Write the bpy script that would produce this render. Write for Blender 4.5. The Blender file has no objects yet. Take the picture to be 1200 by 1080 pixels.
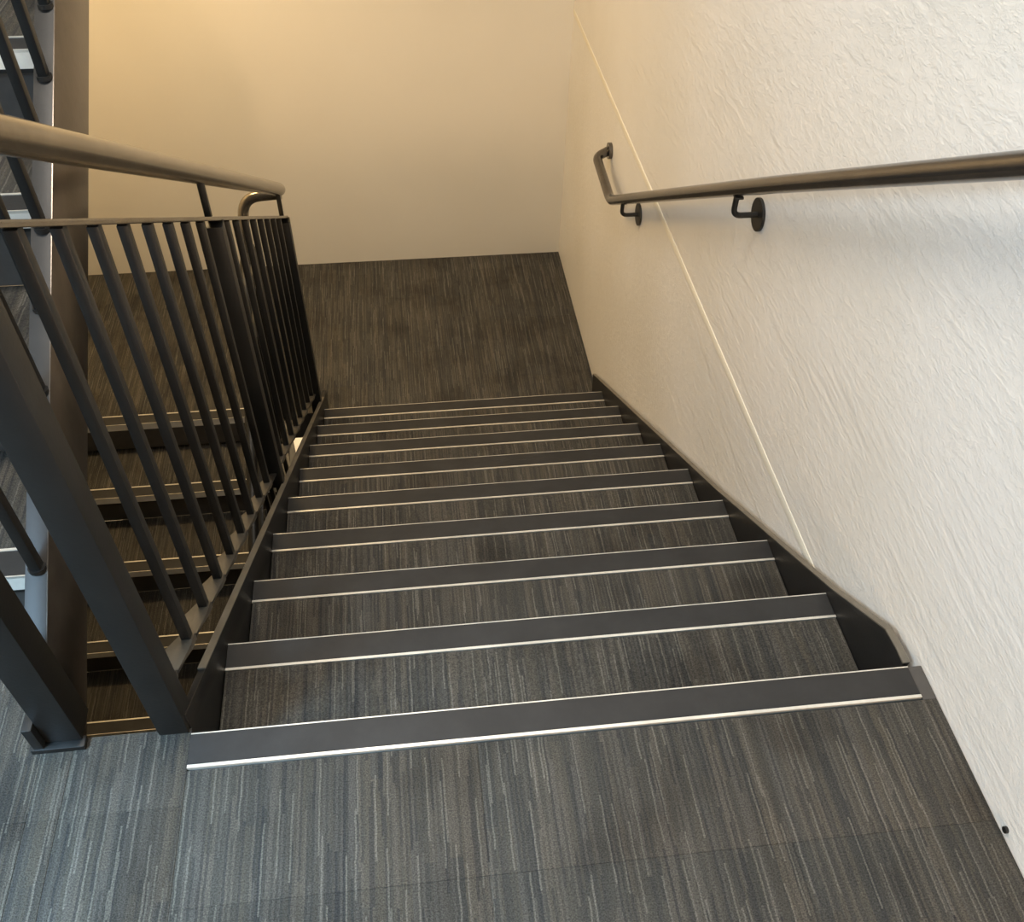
import bpy, bmesh, math, random
from mathutils import Vector, Matrix
random.seed(4)
SC = bpy.context.scene
COL = SC.collection

# ---------------------------------------------------------------- camera
cam_data = bpy.data.cameras.new('camera')
cam = bpy.data.objects.new('camera', cam_data)
COL.objects.link(cam)
right = Vector((0.9932571, -0.1148066, 0.0161171))
down = Vector((-0.0744939, -0.7385558, -0.6700642))
fwd = Vector((0.0888312, 0.6643454, -0.7421282))
M = Matrix((right, -down, -fwd)).transposed().to_4x4()
M.translation = Vector((0.442886, -0.856464, 1.479154))
cam.matrix_world = M
cam_data.sensor_fit = 'HORIZONTAL'
cam_data.sensor_width = 36.0
cam_data.lens = 1078.7 / 1200 * 36
cam_data.shift_x = 0.0025
cam_data.shift_y = 0.05
cam_data.clip_start = 0.02
SC.camera = cam

# ---------------------------------------------------------------- world, lights, exposure
SC.view_settings.view_transform = 'Standard'
SC.view_settings.look = 'None'
SC.view_settings.gamma = 1
SC.view_settings.use_curve_mapping = False
SC.view_settings.exposure = 0.0
world = bpy.data.worlds.new('world')
SC.world = world
world.use_nodes = True
world.node_tree.nodes['Background'].inputs[0].default_value = (0.55, 0.72, 1.0, 1)
world.node_tree.nodes['Background'].inputs[1].default_value = 1.5


def area_light(name, loc, aim, size, size_y, power, colour):
    d = bpy.data.lights.new(name, 'AREA')
    d.shape = 'RECTANGLE'
    d.size = size
    d.size_y = size_y
    d.energy = power
    d.color = colour
    o = bpy.data.objects.new(name, d)
    COL.objects.link(o)
    o.location = loc
    o.rotation_euler = (Vector(aim) - Vector(loc)).to_track_quat('-Z', 'Y').to_euler()
    return o


WARM = (1.0, 0.69, 0.33)
NEUT = (1.0, 0.91, 0.80)
area_light('lamp_upper_landing', (-0.75, 2.95, 1.33), (-0.75, 2.95, 0), 1.0, 0.3, 43, WARM)
area_light('lamp_ceiling', (0.0, 0.75, 3.22), (0.0, 0.75, 0), 1.2, 0.6, 80, NEUT)
area_light('lamp_lower_storey', (-0.55, 3.2, -1.92), (-0.45, 3.25, -4), 1.0, 0.3, 45, (1.0, 0.78, 0.5))
low = area_light('warm_fill_behind', (0.95, -2.50, 0.55), (1.15, -0.6, 0.0), 0.3, 0.3, 26, (1.0, 0.68, 0.40))  # added warm fill to tan the low right wall and nearby carpet
low.data.spread = math.radians(130)
day = area_light('daylight_window', (-1.56, -1.05, 2.05), (0.4, -0.85, 1.75), 1.5, 1.2, 62, (0.52, 0.76, 1.0))
floor_fill = area_light('cool_floor_fill', (-1.50, -1.00, 1.60), (-1.1, -0.95, 0.0), 0.25, 1.4, 84, (0.46, 0.74, 1.0))  # added cool fill brightening the left floor, beside the window light
floor_fill.data.spread = math.radians(84)

# ---------------------------------------------------------------- dimensions
R = 0.178          # riser
G = 0.3095         # going
S = R / G
W = 1.3249         # flight width
XW = 1.353         # right wall
XL = -1.60         # left wall
YB = 3.988         # back wall
ZL = -9 * R        # lower landing
ZU = 9 * R         # upper landing
ZLL = -18 * R      # lowest floor
YF = -2.6
STRIP = 0.0673


# ---------------------------------------------------------------- helpers
def new_obj(name, mesh, mat=None, parent=None):
    o = bpy.data.objects.new(name, mesh)
    COL.objects.link(o)
    if parent is not None:
        o.parent = parent
    if mat is not None and not mesh.materials:
        mesh.materials.append(mat)
    return o


def finish(bm, name, mat, parent=None, smooth=False):
    bmesh.ops.recalc_face_normals(bm, faces=bm.faces)
    me = bpy.data.meshes.new(name)
    bm.to_mesh(me)
    bm.free()
    if smooth:
        for p in me.polygons:
            p.use_smooth = True
        try:
            me.set_sharp_from_angle(angle=math.radians(40))
        except Exception:
            pass
    return new_obj(name, me, mat, parent)


def add_box(bm, x0, x1, y0, y1, z0, z1, bevel=0.0):
    vs = [bm.verts.new(p) for p in ((x0, y0, z0), (x1, y0, z0), (x1, y1, z0), (x0, y1, z0),
                                    (x0, y0, z1), (x1, y0, z1), (x1, y1, z1), (x0, y1, z1))]
    fs = [bm.faces.new([vs[i] for i in f]) for f in
          ((0, 3, 2, 1), (4, 5, 6, 7), (0, 1, 5, 4), (1, 2, 6, 5), (2, 3, 7, 6), (3, 0, 4, 7))]
    if bevel:
        es = list({e for f in fs for e in f.edges})
        bmesh.ops.bevel(bm, geom=es, offset=bevel, segments=2, affect='EDGES', profile=0.5)


def box(name, x0, x1, y0, y1, z0, z1, mat, parent=None, bevel=0.0):
    bm = bmesh.new()
    add_box(bm, x0, x1, y0, y1, z0, z1, bevel)
    return finish(bm, name, mat, parent, smooth=bevel > 0)


def add_prism(bm, pts, x0, x1, bevel=0.0):
    """pts: outline in the y-z plane, extruded along x."""
    a = [bm.verts.new((x0, y, z)) for y, z in pts]
    b = [bm.verts.new((x1, y, z)) for y, z in pts]
    n = len(pts)
    fs = [bm.faces.new(a[::-1]), bm.faces.new(b)]
    for i in range(n):
        fs.append(bm.faces.new((a[i], a[(i + 1) % n], b[(i + 1) % n], b[i])))
    if bevel:
        es = list({e for f in fs for e in f.edges})
        bmesh.ops.bevel(bm, geom=es, offset=bevel, segments=2, affect='EDGES', profile=0.5)


def prism(name, pts, x0, x1, mat, parent=None, bevel=0.0):
    bm = bmesh.new()
    add_prism(bm, pts, x0, x1, bevel)
    return finish(bm, name, mat, parent, smooth=bevel > 0)


def fillet(pts, r, n=6):
    """round the inner corners of a polyline."""
    pts = [Vector(p) for p in pts]
    out = [pts[0]]
    for i in range(1, len(pts) - 1):
        a, p, b = pts[i - 1], pts[i], pts[i + 1]
        da, db = (a - p), (b - p)
        q = min(r, da.length * 0.48, db.length * 0.48)
        s, e = p + da.normalized() * q, p + db.normalized() * q
        for k in range(n + 1):
            t = k / n
            out.append(s * (1 - t) ** 2 + p * 2 * t * (1 - t) + e * t * t)
    out.append(pts[-1])
    return out


def add_tube(bm, pts, rad, seg=20, caps=True):
    pts = [Vector(p) for p in pts]
    rings = []
    t0 = (pts[1] - pts[0]).normalized()
    up = Vector((0, 0, 1)) if abs(t0.z) < 0.9 else Vector((1, 0, 0))
    nrm = (up - t0 * up.dot(t0)).normalized()
    for i, p in enumerate(pts):
        if i == 0:
            t = t0
        elif i == len(pts) - 1:
            t = (pts[i] - pts[i - 1]).normalized()
        else:
            t = ((pts[i + 1] - p).normalized() + (p - pts[i - 1]).normalized()).normalized()
        nrm = (nrm - t * nrm.dot(t)).normalized()
        bi = t.cross(nrm)
        rings.append([bm.verts.new(p + nrm * rad * math.cos(a) + bi * rad * math.sin(a))
                      for a in (2 * math.pi * k / seg for k in range(seg))])
    for r0, r1 in zip(rings, rings[1:]):
        for k in range(seg):
            bm.faces.new((r0[k], r0[(k + 1) % seg], r1[(k + 1) % seg], r1[k]))
    if caps:
        bm.faces.new(rings[0][::-1])
        bm.faces.new(rings[-1])


def tube(name, pts, rad, mat, parent=None, seg=20):
    bm = bmesh.new()
    add_tube(bm, pts, rad, seg)
    return finish(bm, name, mat, parent, smooth=True)


def thing(name, loc, label, cat, group=None):
    o = bpy.data.objects.new(name, None)
    COL.objects.link(o)
    o.empty_display_size = 0.1
    o.location = loc
    o['label'] = label
    o['category'] = cat
    if group:
        o['group'] = group
    return o


def adopt(root):
    """children were built in world coordinates: keep them there."""
    inv = Matrix.Translation(-root.location)
    for c in root.children:
        c.matrix_parent_inverse = inv


def structure(o):
    o['kind'] = 'structure'
    return o


# ---------------------------------------------------------------- materials
def new_mat(name):
    m = bpy.data.materials.new(name)
    m.use_nodes = True
    nt = m.node_tree
    return m, nt, nt.nodes['Principled BSDF']


def N(nt, kind, **kw):
    n = nt.nodes.new(kind)
    for k, v in kw.items():
        if k == 'inp':
            for a, b in v.items():
                n.inputs[a].default_value = b
        else:
            setattr(n, k, v)
    return n


def ramp(nt, stops, interp='LINEAR'):
    r = nt.nodes.new('ShaderNodeValToRGB')
    r.color_ramp.interpolation = interp
    el = r.color_ramp.elements
    while len(el) < len(stops):
        el.new(0.5)
    for e, (p, c) in zip(el, stops):
        e.position = p
        e.color = (*c, 1)
    return r


def math_node(nt, op, a, b=None):
    n = N(nt, 'ShaderNodeMath', operation=op)
    for i, v in enumerate((a, b)):
        if v is None:
            continue
        if isinstance(v, (int, float)):
            n.inputs[i].default_value = v
        else:
            nt.links.new(v, n.inputs[i])
    return n.outputs[0]


def painted(name, col, rough, metal=0.0, bump=0.15, dust=None):
    m, nt, b = new_mat(name)
    b.inputs['Roughness'].default_value = rough
    b.inputs['Metallic'].default_value = metal
    geo = N(nt, 'ShaderNodeNewGeometry')
    noi = N(nt, 'ShaderNodeTexNoise', inp={'Scale': 9.0, 'Detail': 5.0, 'Roughness': 0.65})
    nt.links.new(geo.outputs['Position'], noi.inputs['Vector'])
    c2 = dust or tuple(min(1, c * 1.35 + 0.002) for c in col)
    rp = ramp(nt, [(0.42, col), (0.75, c2)])
    nt.links.new(noi.outputs['Fac'], rp.inputs['Fac'])
    nt.links.new(rp.outputs['Color'], b.inputs['Base Color'])
    n2 = N(nt, 'ShaderNodeTexNoise', inp={'Scale': 160.0, 'Detail': 3.0})
    nt.links.new(geo.outputs['Position'], n2.inputs['Vector'])
    bp = N(nt, 'ShaderNodeBump', inp={'Strength': bump, 'Distance': 0.001})
    nt.links.new(n2.outputs['Fac'], bp.inputs['Height'])
    nt.links.new(bp.outputs['Normal'], b.inputs['Normal'])
    return m


def carpet_mat(name, gain=1.0):
    m, nt, b = new_mat(name)
    b.inputs['Roughness'].default_value = 0.95
    b.inputs['Specular IOR Level'].default_value = 0.12
    geo = N(nt, 'ShaderNodeNewGeometry')
    sep = N(nt, 'ShaderNodeSeparateXYZ')
    nt.links.new(geo.outputs['Position'], sep.inputs[0])
    x, y, z = sep.outputs
    wob = N(nt, 'ShaderNodeTexNoise', inp={'Scale': 26.0, 'Detail': 2.0})
    nt.links.new(geo.outputs['Position'], wob.inputs['Vector'])
    x = math_node(nt, 'ADD', x, math_node(nt, 'MULTIPLY', wob.outputs['Fac'], 0.0045))

    def stripes(width, length, seed):
        col = math_node(nt, 'FLOOR', math_node(nt, 'DIVIDE', x, width))
        w1 = N(nt, 'ShaderNodeTexWhiteNoise', noise_dimensions='1D')
        nt.links.new(math_node(nt, 'ADD', col, seed), w1.inputs['W'])
        yy = math_node(nt, 'ADD', math_node(nt, 'DIVIDE', y, length), w1.outputs['Value'])
        row = math_node(nt, 'FLOOR', math_node(nt, 'ADD', yy, math_node(nt, 'MULTIPLY', z, 7.3)))
        cmb = N(nt, 'ShaderNodeCombineXYZ')
        nt.links.new(math_node(nt, 'ADD', col, seed), cmb.inputs[0])
        nt.links.new(row, cmb.inputs[1])
        w2 = N(nt, 'ShaderNodeTexWhiteNoise', noise_dimensions='2D')
        nt.links.new(cmb.outputs[0], w2.inputs['Vector'])
        return w2.outputs['Value']
    wide = stripes(0.021, 0.42, 11.0)
    fine = stripes(0.0042, 0.21, 53.0)
    thin = stripes(0.0030, 0.15, 97.0)
    g = gain
    r1 = ramp(nt, [(0.0, (0.046 * g, 0.045 * g, 0.043 * g)), (0.35, (0.060 * g, 0.058 * g, 0.051 * g)),
                   (0.6, (0.069 * g, 0.064 * g, 0.054 * g)), (0.85, (0.082 * g, 0.076 * g, 0.067 * g))])
    nt.links.new(fine, r1.inputs['Fac'])
    r2 = ramp(nt, [(0.0, (0.86, 0.88, 0.91)), (0.5, (1.0, 1.0, 1.0)), (1.0, (1.14, 1.10, 1.05))])
    nt.links.new(wide, r2.inputs['Fac'])
    mix = N(nt, 'ShaderNodeMix', data_type='RGBA', blend_type='MULTIPLY', inp={0: 1.0})
    nt.links.new(r1.outputs['Color'], mix.inputs[6])
    nt.links.new(r2.outputs['Color'], mix.inputs[7])
    # sparse pale yarn lines
    thr = math_node(nt, 'GREATER_THAN', thin, 0.92)
    mix2 = N(nt, 'ShaderNodeMix', data_type='RGBA', blend_type='MIX')
    nt.links.new(math_node(nt, 'MULTIPLY', thr, 0.5), mix2.inputs[0])
    nt.links.new(mix.outputs[2], mix2.inputs[6])
    mix2.inputs[7].default_value = (0.17 * g, 0.16 * g, 0.135 * g, 1)
    # soft wear blotches
    n1 = N(nt, 'ShaderNodeTexNoise', inp={'Scale': 4.5, 'Detail': 3.0})
    nt.links.new(geo.outputs['Position'], n1.inputs['Vector'])
    r3 = ramp(nt, [(0.30, (0.70, 0.68, 0.67)), (0.48, (1, 1, 1)), (0.7, (1.12, 1.12, 1.12))])
    nt.links.new(n1.outputs['Fac'], r3.inputs['Fac'])
    mix3 = N(nt, 'ShaderNodeMix', data_type='RGBA', blend_type='MULTIPLY', inp={0: 1.0})
    nt.links.new(mix2.outputs[2], mix3.inputs[6])
    nt.links.new(r3.outputs['Color'], mix3.inputs[7])
    # yarn speckle
    n4 = N(nt, 'ShaderNodeTexNoise', inp={'Scale': 380.0, 'Detail': 2.0})
    nt.links.new(geo.outputs['Position'], n4.inputs['Vector'])
    r4 = ramp(nt, [(0.3, (0.62, 0.62, 0.62)), (0.72, (1.5, 1.5, 1.5))])
    nt.links.new(n4.outputs['Fac'], r4.inputs['Fac'])
    mix4 = N(nt, 'ShaderNodeMix', data_type='RGBA', blend_type='MULTIPLY', inp={0: 1.0})
    nt.links.new(mix3.outputs[2], mix4.inputs[6])
    nt.links.new(r4.outputs['Color'], mix4.inputs[7])
    nt.links.new(mix4.outputs[2], b.inputs['Base Color'])
    bp = N(nt, 'ShaderNodeBump', inp={'Strength': 0.6, 'Distance': 0.003})
    nt.links.new(math_node(nt, 'ADD', math_node(nt, 'MULTIPLY', fine, 0.5), n4.outputs['Fac']), bp.inputs['Height'])
    nt.links.new(bp.outputs['Normal'], b.inputs['Normal'])
    return m


def plaster_mat(name, col, col2, strong):
    m, nt, b = new_mat(name)
    b.inputs['Roughness'].default_value = 0.5 if strong else 0.6
    b.inputs['Specular IOR Level'].default_value = 0.35
    geo = N(nt, 'ShaderNodeNewGeometry')
    n0 = N(nt, 'ShaderNodeTexNoise', inp={'Scale': 1.6, 'Detail': 4.0})
    nt.links.new(geo.outputs['Position'], n0.inputs['Vector'])
    r0 = ramp(nt, [(0.35, col2), (0.65, col)])
    nt.links.new(n0.outputs['Fac'], r0.inputs['Fac'])
    nt.links.new(r0.outputs['Color'], b.inputs['Base Color'])
    # pressed-strand board painted over: short lens-shaped flakes lying along y, long shallow seams
    mp = N(nt, 'ShaderNodeMapping')
    mp.inputs['Rotation'].default_value = (0.12, 0, 0)
    mp.inputs['Scale'].default_value = (36.0, 26.0, 60.0)
    nt.links.new(geo.outputs['Position'], mp.inputs['Vector'])
    n1 = N(nt, 'ShaderNodeTexNoise', inp={'Scale': 1.0, 'Detail': 6.0, 'Roughness': 0.68, 'Distortion': 0.25})
    nt.links.new(mp.outputs[0], n1.inputs['Vector'])
    h = n1.outputs['Fac']
    if strong:
        r1 = ramp(nt, [(0.44, (0, 0, 0)), (0.56, (0.55, 0.55, 0.55)), (0.72, (1, 1, 1))])
        nt.links.new(h, r1.inputs['Fac'])
        mp2 = N(nt, 'ShaderNodeMapping')
        mp2.inputs['Rotation'].default_value = (-0.05, 0, 0)
        mp2.inputs['Scale'].default_value = (5.0, 1.4, 8.0)
        nt.links.new(geo.outputs['Position'], mp2.inputs['Vector'])
        n2 = N(nt, 'ShaderNodeTexNoise', inp={'Scale': 1.0, 'Detail': 5.0, 'Roughness': 0.55, 'Distortion': 0.2})
        nt.links.new(mp2.outputs[0], n2.inputs['Vector'])
        r2 = ramp(nt, [(0.40, (0, 0, 0)), (0.47, (0.5, 0.5, 0.5)), (0.53, (0.32, 0.32, 0.32)), (0.66, (0.6, 0.6, 0.6))])
        nt.links.new(n2.outputs['Fac'], r2.inputs['Fac'])
        h = math_node(nt, 'ADD', math_node(nt, 'MULTIPLY', r1.outputs['Color'], 0.5), r2.outputs['Color'])
    n3 = N(nt, 'ShaderNodeTexNoise', inp={'Scale': 220.0, 'Detail': 2.0})
    nt.links.new(geo.outputs['Position'], n3.inputs['Vector'])
    h = math_node(nt, 'ADD', h, math_node(nt, 'MULTIPLY', n3.outputs['Fac'], 0.25))
    bp = N(nt, 'ShaderNodeBump', inp={'Strength': 0.8 if strong else 0.12, 'Distance': 0.0022})
    nt.links.new(h, bp.inputs['Height'])
    nt.links.new(bp.outputs['Normal'], b.inputs['Normal'])
    return m


CARPET = carpet_mat('striped_carpet', 0.9)
WALL_R = plaster_mat('painted_strand_board', (0.80, 0.775, 0.73), (0.75, 0.72, 0.66), True)
WALL_B = plaster_mat('painted_wall', (0.80, 0.75, 0.65), (0.77, 0.72, 0.62), False)
WALL_F = plaster_mat('low_bounce_dark_wall', (0.16, 0.14, 0.12), (0.14, 0.12, 0.10), False)  # unseen wall, coloured dark to cut bounce onto the handrail's underside
SEAM = plaster_mat('seam_filler', (0.86, 0.82, 0.70), (0.82, 0.78, 0.66), False)
CEIL = plaster_mat('ceiling_paint', (0.8, 0.79, 0.76), (0.78, 0.77, 0.74), False)
STEEL = painted('charcoal_painted_steel', (0.009, 0.0095, 0.0095), 0.45, 0.12, 0.2)
STEEL_T = painted('channel_painted_steel', (0.13, 0.113, 0.097), 0.28, 0.85, 0.15)
STEEL_G = painted('darker_flange_tone', (0.022, 0.021, 0.020), 0.5, 0.1, 0.15)  # same paint as the channel web, given a darker tone
STEEL_S = painted('dark_stringer_paint', (0.012, 0.0115, 0.011), 0.40, 0.1, 0.2)
FOOT = painted('taupe_bracket_paint', (0.058, 0.051, 0.040), 0.5, 0.0, 0.1)
LIT_EDGE = painted('taupe_lit_edge', (0.13, 0.115, 0.09), 0.45, 0.0, 0.1)  # lit top edge of the dark stringer plate, put into the colour
BAND = painted('cream_nosing_face', (0.78, 0.74, 0.66), 0.45, 0.0, 0.1)
RAIL = painted('worn_handrail_paint', (0.25, 0.22, 0.175), 0.22, 0.85, 0.12)
RAIL_D = painted('dark_handrail_paint', (0.13, 0.12, 0.11), 0.2, 0.85, 0.1)
RUBBER = painted('grey_nosing_insert', (0.024, 0.0235, 0.023), 0.55, 0.0, 0.3)
ALU = painted('aluminium_nosing', (0.72, 0.69, 0.62), 0.34, 0.55, 0.08)
RUBBER.node_tree.nodes['Principled BSDF'].inputs['Specular IOR Level'].default_value = 0.3
RISER = painted('grey_riser_paint', (0.065, 0.060, 0.055), 0.6, 0.0, 0.1)
SLAB = painted('slab_edge_paint', (0.06, 0.055, 0.048), 0.6, 0.0, 0.1)
LAMPBODY = painted('lamp_housing', (0.7, 0.7, 0.7), 0.5)
GLOW, _nt, _b = new_mat('lamp_diffuser')
_b.inputs['Emission Color'].default_value = (1, 0.8, 0.55, 1)
_b.inputs['Emission Strength'].default_value = 6
FRAME = painted('window_frame_paint', (0.6, 0.6, 0.6), 0.4)
GLASS, _nt, _b = new_mat('window_glass')
_tr = N(_nt, 'ShaderNodeBsdfTransparent')
_gl = N(_nt, 'ShaderNodeBsdfGlossy', inp={'Roughness': 0.02})
_mx = N(_nt, 'ShaderNodeMixShader', inp={0: 0.06})
_nt.links.new(_tr.outputs[0], _mx.inputs[1])
_nt.links.new(_gl.outputs[0], _mx.inputs[2])
_nt.links.new(_mx.outputs[0], _nt.nodes['Material Output'].inputs['Surface'])

# ---------------------------------------------------------------- shell
wall_right = structure(box('wall_right', XW, XW + 0.15, YF, YB + 0.15, ZLL - 0.2, 3.3, WALL_R))
wall_back = structure(box('wall_back', XL - 0.15, XW, YB, YB + 0.15, ZLL - 0.2, 3.3, WALL_B))
structure(box('wall_front', XL - 0.15, XW + 0.15, YF - 0.15, YF, ZLL - 0.2, 3.3, WALL_F))
bm = bmesh.new()                                     # left wall with its window opening
wy0, wy1, wz0, wz1 = -1.85, -0.25, 1.40, 2.70
add_box(bm, XL - 0.15, XL, YF, wy0, ZLL - 0.2, 3.3)
add_box(bm, XL - 0.15, XL, wy1, YB, ZLL - 0.2, 3.3)
add_box(bm, XL - 0.15, XL, wy0, wy1, ZLL - 0.2, wz0)
add_box(bm, XL - 0.15, XL, wy0, wy1, wz1, 3.3)
structure(finish(bm, 'wall_left', WALL_B))
structure(box('ceiling', XL - 0.15, XW + 0.15, YF - 0.15, YB + 0.15, 3.3, 3.4, CEIL))
win = bmesh.new()
for a in (wy0, (wy0 + wy1) / 2 - 0.02, wy1 - 0.04):
    add_box(win, XL - 0.10, XL - 0.04, a, a + 0.04, wz0, wz1)
for a in (wz0, wz1 - 0.04):
    add_box(win, XL - 0.10, XL - 0.04, wy0, wy1, a, a + 0.04)
win = structure(finish(win, 'window_1', FRAME))
box('pane', XL - 0.073, XL - 0.067, wy0 + 0.04, wy1 - 0.04, wz0 + 0.04, wz1 - 0.04, GLASS, win)

# the seam between two wall boards: a thin raised filler line on the right wall
seam = box('board_seam', XW - 0.002, XW + 0.001, 0.38, YB - 0.001, -0.256, -0.230, SEAM, wall_right, 0.0015)
seam['label'] = 'pale raised board seam running level along the wall'
plug = bmesh.new()
add_tube(plug, [(XW + 0.002, -0.329, 0.016), (XW - 0.005, -0.329, 0.016)], 0.006, 12)
plug = finish(plug, 'screw_head', STEEL, wall_right, True)
plug['label'] = 'small dark screw head low on the wall'


# ---------------------------------------------------------------- floors (landings) with carpet tiles
def landing(name, x0, x1, y0, y1, z, slab_t, tiles):
    b_ = bmesh.new()
    add_box(b_, x0, -0.0005, y0, y1, z - slab_t, z - 0.006)
    add_box(b_, -0.0005, x1, y0, -0.0005, z - slab_t, z - 0.006)
    s = structure(finish(b_, name, SLAB))
    for (a, b, c, d) in tiles:
        box('carpet_tile', a + 0.0002, b - 0.0002, c + 0.0002, d - 0.0002, z - 0.006, z, CARPET, s, 0.0005)
    return s


tiles = []
for cx0, cx1, off, front in ((-0.2, 0.0, 0.17, 0.012), (-0.252, -0.2, 0.17, 0.012), (-0.5, -0.252, 0.17, 0.268), (0.0, 0.5, 0, -STRIP - 0.004), (0.5, 1.0, 0, -STRIP - 0.004),
                             (1.0, XW - 0.001, 0, -STRIP - 0.004), (-1.0, -0.5, 0, 0.268), (XL, -1.0, 0.17, 0.268)):
    ys = [front]
    yy = -0.305 + off
    while yy > YF + 0.05:
        if front - yy > 0.05:
            ys.append(yy)
        yy -= 0.5
    ys.append(YF)
    for a, b in zip(ys, ys[1:]):
        tiles.append((cx0, cx1, b, a))
tiles.append((W + 0.002, XW - 0.001, -STRIP - 0.004, 0.0))
floor_u = landing('floor', -0.2, XW, YF, 0.012, 0.0, 0.16, tiles[:-1])
box('landing_deck', XL, -0.2, YF, 0.012, -0.16, -0.006, SLAB, floor_u)
box('landing_deck', XL, -0.252, 0.012, 0.268, -0.03, -0.006, SLAB, floor_u)
box('carpet_edge', W + 0.001, XW - 0.001, -STRIP - 0.004, -0.0005, -0.006, 0.0, RISER, floor_u)

YN_B = 2.66
tiles = []
xs = [XL, -1.2, -0.7, -0.2, -0.016, 0.3, 0.8, XW - 0.001]
for i, (a, b) in enumerate(zip(xs, xs[1:])):
    off = 0.25 if i % 2 else 0.0
    front = 2.50 if a > -0.1 else (2.66 if a > -0.21 else YN_B + STRIP + 0.004)
    ys = sorted({front, YB - 0.001} | {v for v in (2.85 + off, 3.35 + off, 3.85 + off) if front + 0.06 < v < YB - 0.05})
    for c, d in zip(ys, ys[1:]):
        tiles.append((a, b, c, d))
bm = bmesh.new()
add_box(bm, -0.016, XW, 2.5, YB, ZL - 0.16, ZL - 0.006)
add_box(bm, -0.2, -0.016, 2.66, YB, ZL - 0.16, ZL - 0.006)
add_box(bm, XL, -0.2, YN_B + 0.002, YB, ZL - 0.16, ZL - 0.006)
floor_l = structure(finish(bm, 'floor', SLAB))
for (a, b, c, d) in tiles:
    box('carpet_tile', a + 0.0002, b - 0.0002, c + 0.0002, d - 0.0002, ZL - 0.006, ZL, CARPET, floor_l, 0.0005)
structure(box('floor', XL, XW, 9 * G - 0.135, YB, ZU - 0.2, ZU, SLAB))
structure(box('floor', XL, XW, YF, YB, ZLL - 0.16, ZLL, CARPET))


# ---------------------------------------------------------------- steps
def nosing(x0, x1, yf, z, d, root_or_tread, band=0.036):
    """front edge at y=yf; d=+1: the step faces +y (front edge is its far side), d=-1: it faces -y."""
    def yb(a, b):
        p, q = yf - d * a, yf - d * b
        return min(p, q), max(p, q)
    a, b = yb(0.002, STRIP - 0.006)
    box('nosing_insert', x0, x1, a, b, z - 0.004, z + 0.0015, RUBBER, root_or_tread)
    bm = bmesh.new()
    a, b = yb(0.0, 0.0022)
    add_box(bm, x0, x1, a, b, z - 0.004, z + 0.002)
    a, b = yb(STRIP - 0.006, STRIP)
    add_box(bm, x0, x1, a, b, z - 0.005, z + 0.003)
    finish(bm, 'nosing_trim', ALU, root_or_tread)
    a, b = yb(0.0, 0.0022)
    box('nosing_face', x0, x1, a, b, z - band, z - 0.0042, BAND, root_or_tread)


def flight(root, x0, x1, y0, z0, g, d, n, top_nosing):
    """n treads; the edge of step i at y0 + d*i*g, z0 - i*R; i = 0 is the landing edge above."""
    for i in range(0 if top_nosing else 1, n + 1):
        yf, z = y0 + d * i * g, z0 - i * R
        if i > 0:
            lo, hi = sorted((yf - d * 0.0026, yf - d * (g + 0.0222)))
            t0, t1 = sorted((yf - d * (STRIP + 0.0004), yf - d * (g + 0.0219)))
            t = box('tread', x0, x1, lo, hi, z - 0.045, z - 0.0045, STEEL, root)
            box('tread_carpet', x0 + 0.0005, x1 - 0.0005, t0, t1, z - 0.0045, z + 0.0005, CARPET, t, 0.001)
            nosing(x0, x1, yf, z, d, t)
        else:
            t = root
            nosing(x0, x1, yf, z, d, root)
        r0, r1 = sorted((yf - d * 0.022, yf - d * 0.028))
        box('riser', x0, x1, r0, r1, z - R + 0.001, z - 0.046, RISER, root)


def slope_plate(name, x0, x1, ya, yb, za, sl, h_top, h_bot, root, mat, bevel=0.0015):
    """plate whose edges follow z = za + sl*y."""
    f = lambda y, h: (y, za + sl * y + h)
    return prism(name, [f(ya, h_bot), f(yb, h_bot), f(yb, h_top), f(ya, h_top)], x0, x1, mat, root, bevel)


EDGE_LINE = [(2.70, -1.4995), (2.66, -1.4775), (1.0, -0.5595), (0.30, -0.1495), (0.098, -0.0175), (0.050, -0.0115), (0.014, -0.0115)]
# flight A: down from the near landing to the back landing
fa = thing('staircase', (0.66, 1.3, ZL), 'grey carpeted straight stairs going down from the near landing along the white wall', 'staircase')
flight(fa, 0.0, W, 0.0, 0.0, G, 1, 8, True)
prism('stringer', [(-0.0, -0.30), (2.62, -0.30 - S * 2.62 + 0.06), (2.66, ZL + 0.001), (2.66, -S * 2.52 - 0.01), (2.56, -S * 2.56 + 0.055),
                   (0.14, -S * 0.14 + 0.052), (0.012, 0.045), (0.012, -0.001)], -0.014, -0.0015, STEEL_S, fa, 0.001)
prism('stringer', [(0.014, -0.30), (2.62, -0.30 - S * 2.62 + 0.06), (2.68, ZL + 0.001), (2.70, -1.500), (2.66, -1.478),
                   (1.0, -0.560), (0.30, -0.150), (0.098, -0.018), (0.050, -0.012), (0.014, -0.012)],
      W + 0.0015, W + 0.0145, STEEL_S, fa, 0.001)
slope_plate('stringer_lit_edge', -0.0155, -0.0005, 0.16, 2.555, 0.0, -S, 0.0565, 0.0522, fa, LIT_EDGE, 0.0)  # thin strip added to show the plate's top edge as lit
bm = bmesh.new()
for (ya, za), (yb_, zb_) in zip(EDGE_LINE, EDGE_LINE[1:]):
    add_prism(bm, [(ya, za), (yb_, zb_), (yb_, zb_ + 0.0035), (ya, za + 0.0035)], W + 0.0008, W + 0.0152)
finish(bm, 'stringer_lit_edge', LIT_EDGE, fa)
adopt(fa)

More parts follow.
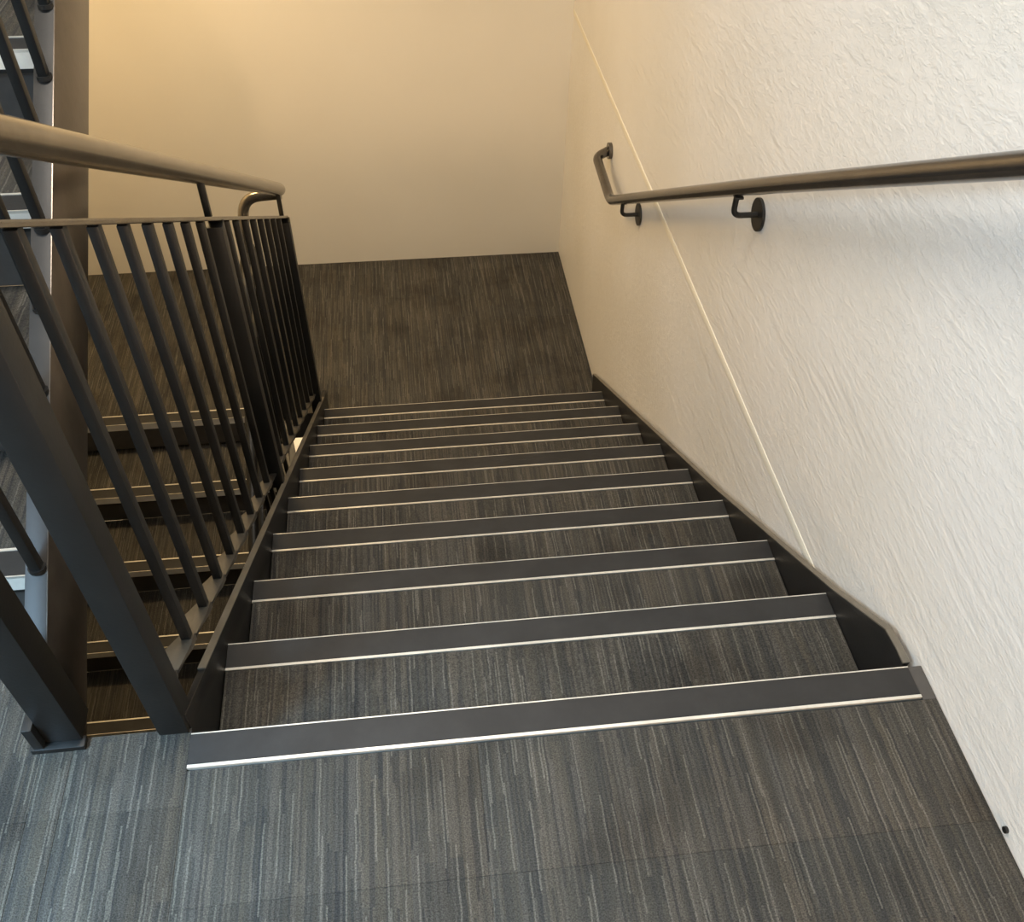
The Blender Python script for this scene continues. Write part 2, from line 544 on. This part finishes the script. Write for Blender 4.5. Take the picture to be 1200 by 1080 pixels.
# flight B: from the back landing down towards the viewer, on the left
GB = 0.32
SB = R / GB
fb = thing('staircase', (-0.9, 1.3, ZLL), 'dim carpeted stairs descending from the back landing at the left, seen through the bars', 'staircase')
flight(fb, -1.56, -0.222, YN_B, ZL, GB, -1, 8, True)
for xa in (-0.2205, -1.5765):
    zb = ZL - SB * YN_B
    prism('stringer', [(YN_B, ZL - 0.30), (YN_B, ZL + 0.045), (YN_B - 0.1, ZL + 0.03), (0.05, zb + SB * 0.05 + 0.05), (0.05, zb + SB * 0.05 - 0.2)],
          xa, xa + 0.013, STEEL_S, fb, 0.001)
adopt(fb)

# flight C: up from the near landing, its side channel seen at the far left
fc = thing('staircase', (-0.9, 0.3, 0.0), 'stairs going up at the left edge, its dark side channel facing the landing', 'staircase')
flight(fc, -1.56, -0.246, 9 * G - STRIP, ZU, G, -1, 8, True)
ZC = -0.083


def channel(xo, s):
    """steel channel: web at xo, flanges towards s."""
    f = lambda y, h: (y, ZC + S * y + h)
    yb_ = 9 * G - 0.14
    def slab(name_bm, h0, h1, a, b):
        add_prism(name_bm, [f(0.014, h0), f(yb_, h0), f(yb_, h1), f(0.014, h1)], min(a, b), max(a, b), 0.001)
    m_ = bmesh.new()
    slab(m_, 0.0, 0.205, xo, xo + s * 0.009)
    web = finish(m_, 'stringer', STEEL_T, fc, True)
    m_ = bmesh.new()
    slab(m_, 0.193, 0.2055, xo + s * 0.002, xo + s * 0.038)
    slab(m_, 0.0, 0.012, xo + s * 0.009, xo + s * 0.038)
    finish(m_, 'flange', STEEL_G, web, True)


channel(-0.205, -1)
channel(-1.597, 1)
adopt(fc)

# ---------------------------------------------------------------- railings
BAL = {}


def bar(parent, x, y, z0, z1, sx, sy, mat=STEEL, name='baluster'):
    key = (round(z1 - z0, 3), sx, sy, mat.name, name)
    if key not in BAL:
        bm = bmesh.new()
        add_box(bm, -sx / 2, sx / 2, -sy / 2, sy / 2, 0, z1 - z0, 0.0015)
        o = finish(bm, name, mat, parent, True)
        BAL[key] = o.data
    else:
        o = new_obj(name, BAL[key], None, parent)
    o.location = (x, y, z0)
    return o


# railing A
ra = thing('stair_railing', (-0.03, 0.025, 0.0), 'dark steel railing with square bars and a thick brown handrail beside the descending stairs', 'railing')
XA = -0.03
zn = lambda y: -S * y
slope_plate('top_rail', XA - 0.018, XA + 0.018, 0.0, 2.50, 0.0, -S, 1.003, 0.992, ra, RAIL)
slope_plate('bottom_rail', XA - 0.014, XA + 0.006, 0.05, 2.47, 0.0, -S, 0.106, 0.098, ra, STEEL_S)
bar(ra, XA, 0.027, 0.0, 0.985 - S * 0.05, 0.052, 0.050, STEEL, 'newel_post')
bar(ra, XA, 1.285, zn(1.285) + 0.05, zn(1.285) + 0.984, 0.040, 0.040, STEEL, 'newel_post')
bar(ra, XA, 2.475, ZL, zn(2.475) + 0.984, 0.046, 0.046, STEEL, 'newel_post')
for y in (0.027, 1.24, 2.455):
    bar(ra, XA, y, zn(y) + 1.0, zn(y) + 1.105, 0.016, 0.016, STEEL, 'handrail_support')
ys = [0.072 + 0.1335 * k for k in range(9)] + [1.285 + 0.1335 * k for k in range(1, 9)]


def bracket(parent, x, y, h, z0, sl, d, mat, ln=0.095):
    """welded gusset lying on the sloping bottom rail: kite-shaped plate, thick where the bar stands on it."""
    f = lambda yy, hh: z0 + sl * yy + hh
    outline = [(0.012, 0.012), (0.012, -0.012), (-0.040, -0.032), (-ln, -0.014), (-ln, 0.006), (-0.030, 0.013)]
    bm = bmesh.new()
    lo, hi = [], []
    for dy, dx in outline:
        yy = y + d * dy
        t = 0.022 if dy > -0.01 else (0.014 if dy > -0.05 else 0.002)
        lo.append(bm.verts.new((x + dx, yy, f(yy, h))))
        hi.append(bm.verts.new((x + dx, yy, f(yy, h + t))))
    bm.faces.new(lo)
    bm.faces.new(hi)
    n = len(lo)
    for k in range(n):
        bm.faces.new((lo[k], lo[(k + 1) % n], hi[(k + 1) % n], hi[k]))
    return finish(bm, 'foot_bracket', mat, parent)


for y in ys:
    zf = zn(y) + 0.119
    bar(ra, XA, y, zf, zn(y) + 0.994, 0.018, 0.020)
    bracket(ra, XA, y, 0.1062, 0.0, -S, 1, FOOT, 0.10 if y > 0.1 else 0.05)
hrz = lambda y: -S * y + 1.115
path = [(XA - 0.18, -0.18, 1.16), (XA, -0.16, 1.16), (XA, -0.02, hrz(-0.02)), (XA, 2.50, hrz(2.50)), (XA - 0.012, 2.60, hrz(2.56) - 0.02)]
tube('handrail', fillet(path, 0.06), 0.024, RAIL, ra, 28)
tube('handrail_return', fillet([(XA - 0.004, 2.56, hrz(2.54) - 0.028), (-0.185, 2.565, hrz(2.54) - 0.04), (-0.205, 2.50, -0.60)], 0.07, 10), 0.021, RAIL, ra, 24)
adopt(ra)

# railing B (behind, nearly edge-on)
rb = thing('stair_railing', (-0.205, 2.63, ZL), 'dark railing of the under-stairs, seen edge-on behind the nearest bars', 'railing')
XB = -0.205
zb = lambda y: ZL - SB * (YN_B - y)
slope_plate('top_rail', XB - 0.018, XB + 0.018, 0.1, 2.62, ZL - SB * YN_B, SB, 1.0, 0.99, rb, STEEL)
slope_plate('bottom_rail', XB - 0.018, XB + 0.010, 0.1, 2.60, ZL - SB * YN_B, SB, 0.092, 0.080, rb, STEEL)
for y in (2.60, 1.35, 0.12):
    bar(rb, XB, y, zb(y) + (0.0 if y > 2.5 else 0.05), zb(y) + 1.0, 0.044, 0.044, STEEL, 'newel_post')
y = 2.46
while y > 0.2:
    if abs(y - 1.35) > 0.06:
        bar(rb, XB, y, zb(y) + 0.108, zb(y) + 0.992, 0.018, 0.020)
        bracket(rb, XB, y, 0.0922, ZL - SB * YN_B, SB, -1, STEEL_S)
    y -= 0.1335
tube('handrail', fillet([(XB, 2.50, -0.60), (XB, 2.44, -0.60), (XB, 0.1, zb(0.1) + 1.115)], 0.1, 8), 0.021, STEEL, rb, 24)
adopt(rb)

# railing C (left edge, going up)
rc = thing('stair_railing', (-0.215, 0.03, 0.0), 'dark railing of the rising stairs at the left edge with bars welded on the channel', 'railing')
XC = -0.222
zc = lambda y: ZC + S * y + 0.205
bar(rc, -0.213, 0.032, 0.012, 1.20, 0.060, 0.060, STEEL, 'newel_post')
box('base_plate', -0.268, -0.178, -0.012, 0.010, -0.0005, 0.012, STEEL, rc, 0.001)
box('post_bracket', -0.262, -0.245, -0.010, 0.062, 0.012, 0.075, STEEL, rc, 0.001)
for k in range(18):
    y = 0.205 + 0.1375 * k
    if y > 2.6:
        break
    bar(rc, XC, y, zc(y) + 0.004, zc(y) + 0.92, 0.018, 0.020)
    tube('weld_foot', [(XC, y, zc(y) - 0.002), (XC, y, zc(y) + 0.006)], 0.015, STEEL, rc, 12)
slope_plate('top_rail', XC - 0.018, XC + 0.018, 0.0, 2.62, ZC + 0.205, S, 0.93, 0.918, rc, STEEL)
tube('handrail', fillet([(XC, -0.16, 1.12), (XC, 0.0, 1.17), (XC, 2.6, 1.17 + S * 2.6)], 0.05), 0.024, RAIL, rc, 24)
for y in (0.05, 1.3, 2.5):
    bar(rc, XC, y, zc(y) + 0.925, 1.17 + S * y - 0.015, 0.016, 0.016, STEEL, 'handrail_support')
adopt(rc)

# ---------------------------------------------------------------- wall handrail
wh = thing('wall_handrail', (XW, 1.4, 0.3), 'dark round handrail on short arms along the white textured wall', 'handrail')
XH = XW - 0.072
hw = lambda y: -S * y + 1.018
tube('rail', fillet([(XH, -0.25, hw(-0.25)), (XH, 1.0, hw(1.0)), (XH, 2.53, hw(2.53) - 0.012), (XH, 2.86, -0.43), (XW - 0.014, 2.90, -0.425)], 0.045, 8),
     0.0195, RAIL_D, wh, 28)
tube('end_plate', [(XW - 0.016, 2.90, -0.425), (XW, 2.90, -0.425)], 0.034, RAIL_D, wh, 24)
for y in (2.33, 1.215, 0.10):
    zt = hw(y) - 0.018
    zr = zt - 0.060
    arm = tube('bracket', fillet([(XH, y, zt + 0.004), (XH, y, zr), (XW - 0.004, y, zr)], 0.022, 8), 0.0075, STEEL, wh, 14)
    bm = bmesh.new()
    add_tube(bm, [(XW - 0.001, y, zr), (XW - 0.006, y, zr), (XW - 0.0085, y, zr)], 0.042, 32)
    finish(bm, 'rosette', STEEL, arm, True)
    bm = bmesh.new()
    add_box(bm, XH - 0.011, XH + 0.011, y - 0.022, y + 0.022, zt - 0.004, zt + 0.002, 0.001)
    finish(bm, 'saddle', STEEL, arm, True)
adopt(wh)

# ---------------------------------------------------------------- lamps (above and below, out of the frame)
for lab, (x, y, z) in (('warm ceiling lamp under the upper landing', (-0.75, 2.95, ZU - 0.2)),
                       ('neutral ceiling lamp high above the descending stairs', (0.0, 0.75, 3.3)),
                       ('warm ceiling lamp under the back landing', (-0.55, 3.2, ZL - 0.2))):
    t = thing('ceiling_lamp', (x, y, z), lab, 'lamp')
    box('housing', x - 0.52, x + 0.52, y - 0.17, y + 0.17, z - 0.05, z, LAMPBODY, t, 0.003)
    box('diffuser', x - 0.48, x + 0.48, y - 0.14, y + 0.14, z - 0.062, z - 0.05, GLOW, t)
    adopt(t)
t = thing('added_fill_lamp', (0.95, YF, 0.55), 'added small warm fill lamp low on the unseen wall behind the viewer', 'lamp')  # body added for the warm fill light, out of view
box('housing', 0.80, 1.10, YF, YF + 0.06, 0.40, 0.70, LAMPBODY, t, 0.004)
box('diffuser', 0.82, 1.08, YF + 0.06, YF + 0.075, 0.42, 0.68, GLOW, t)
adopt(t)
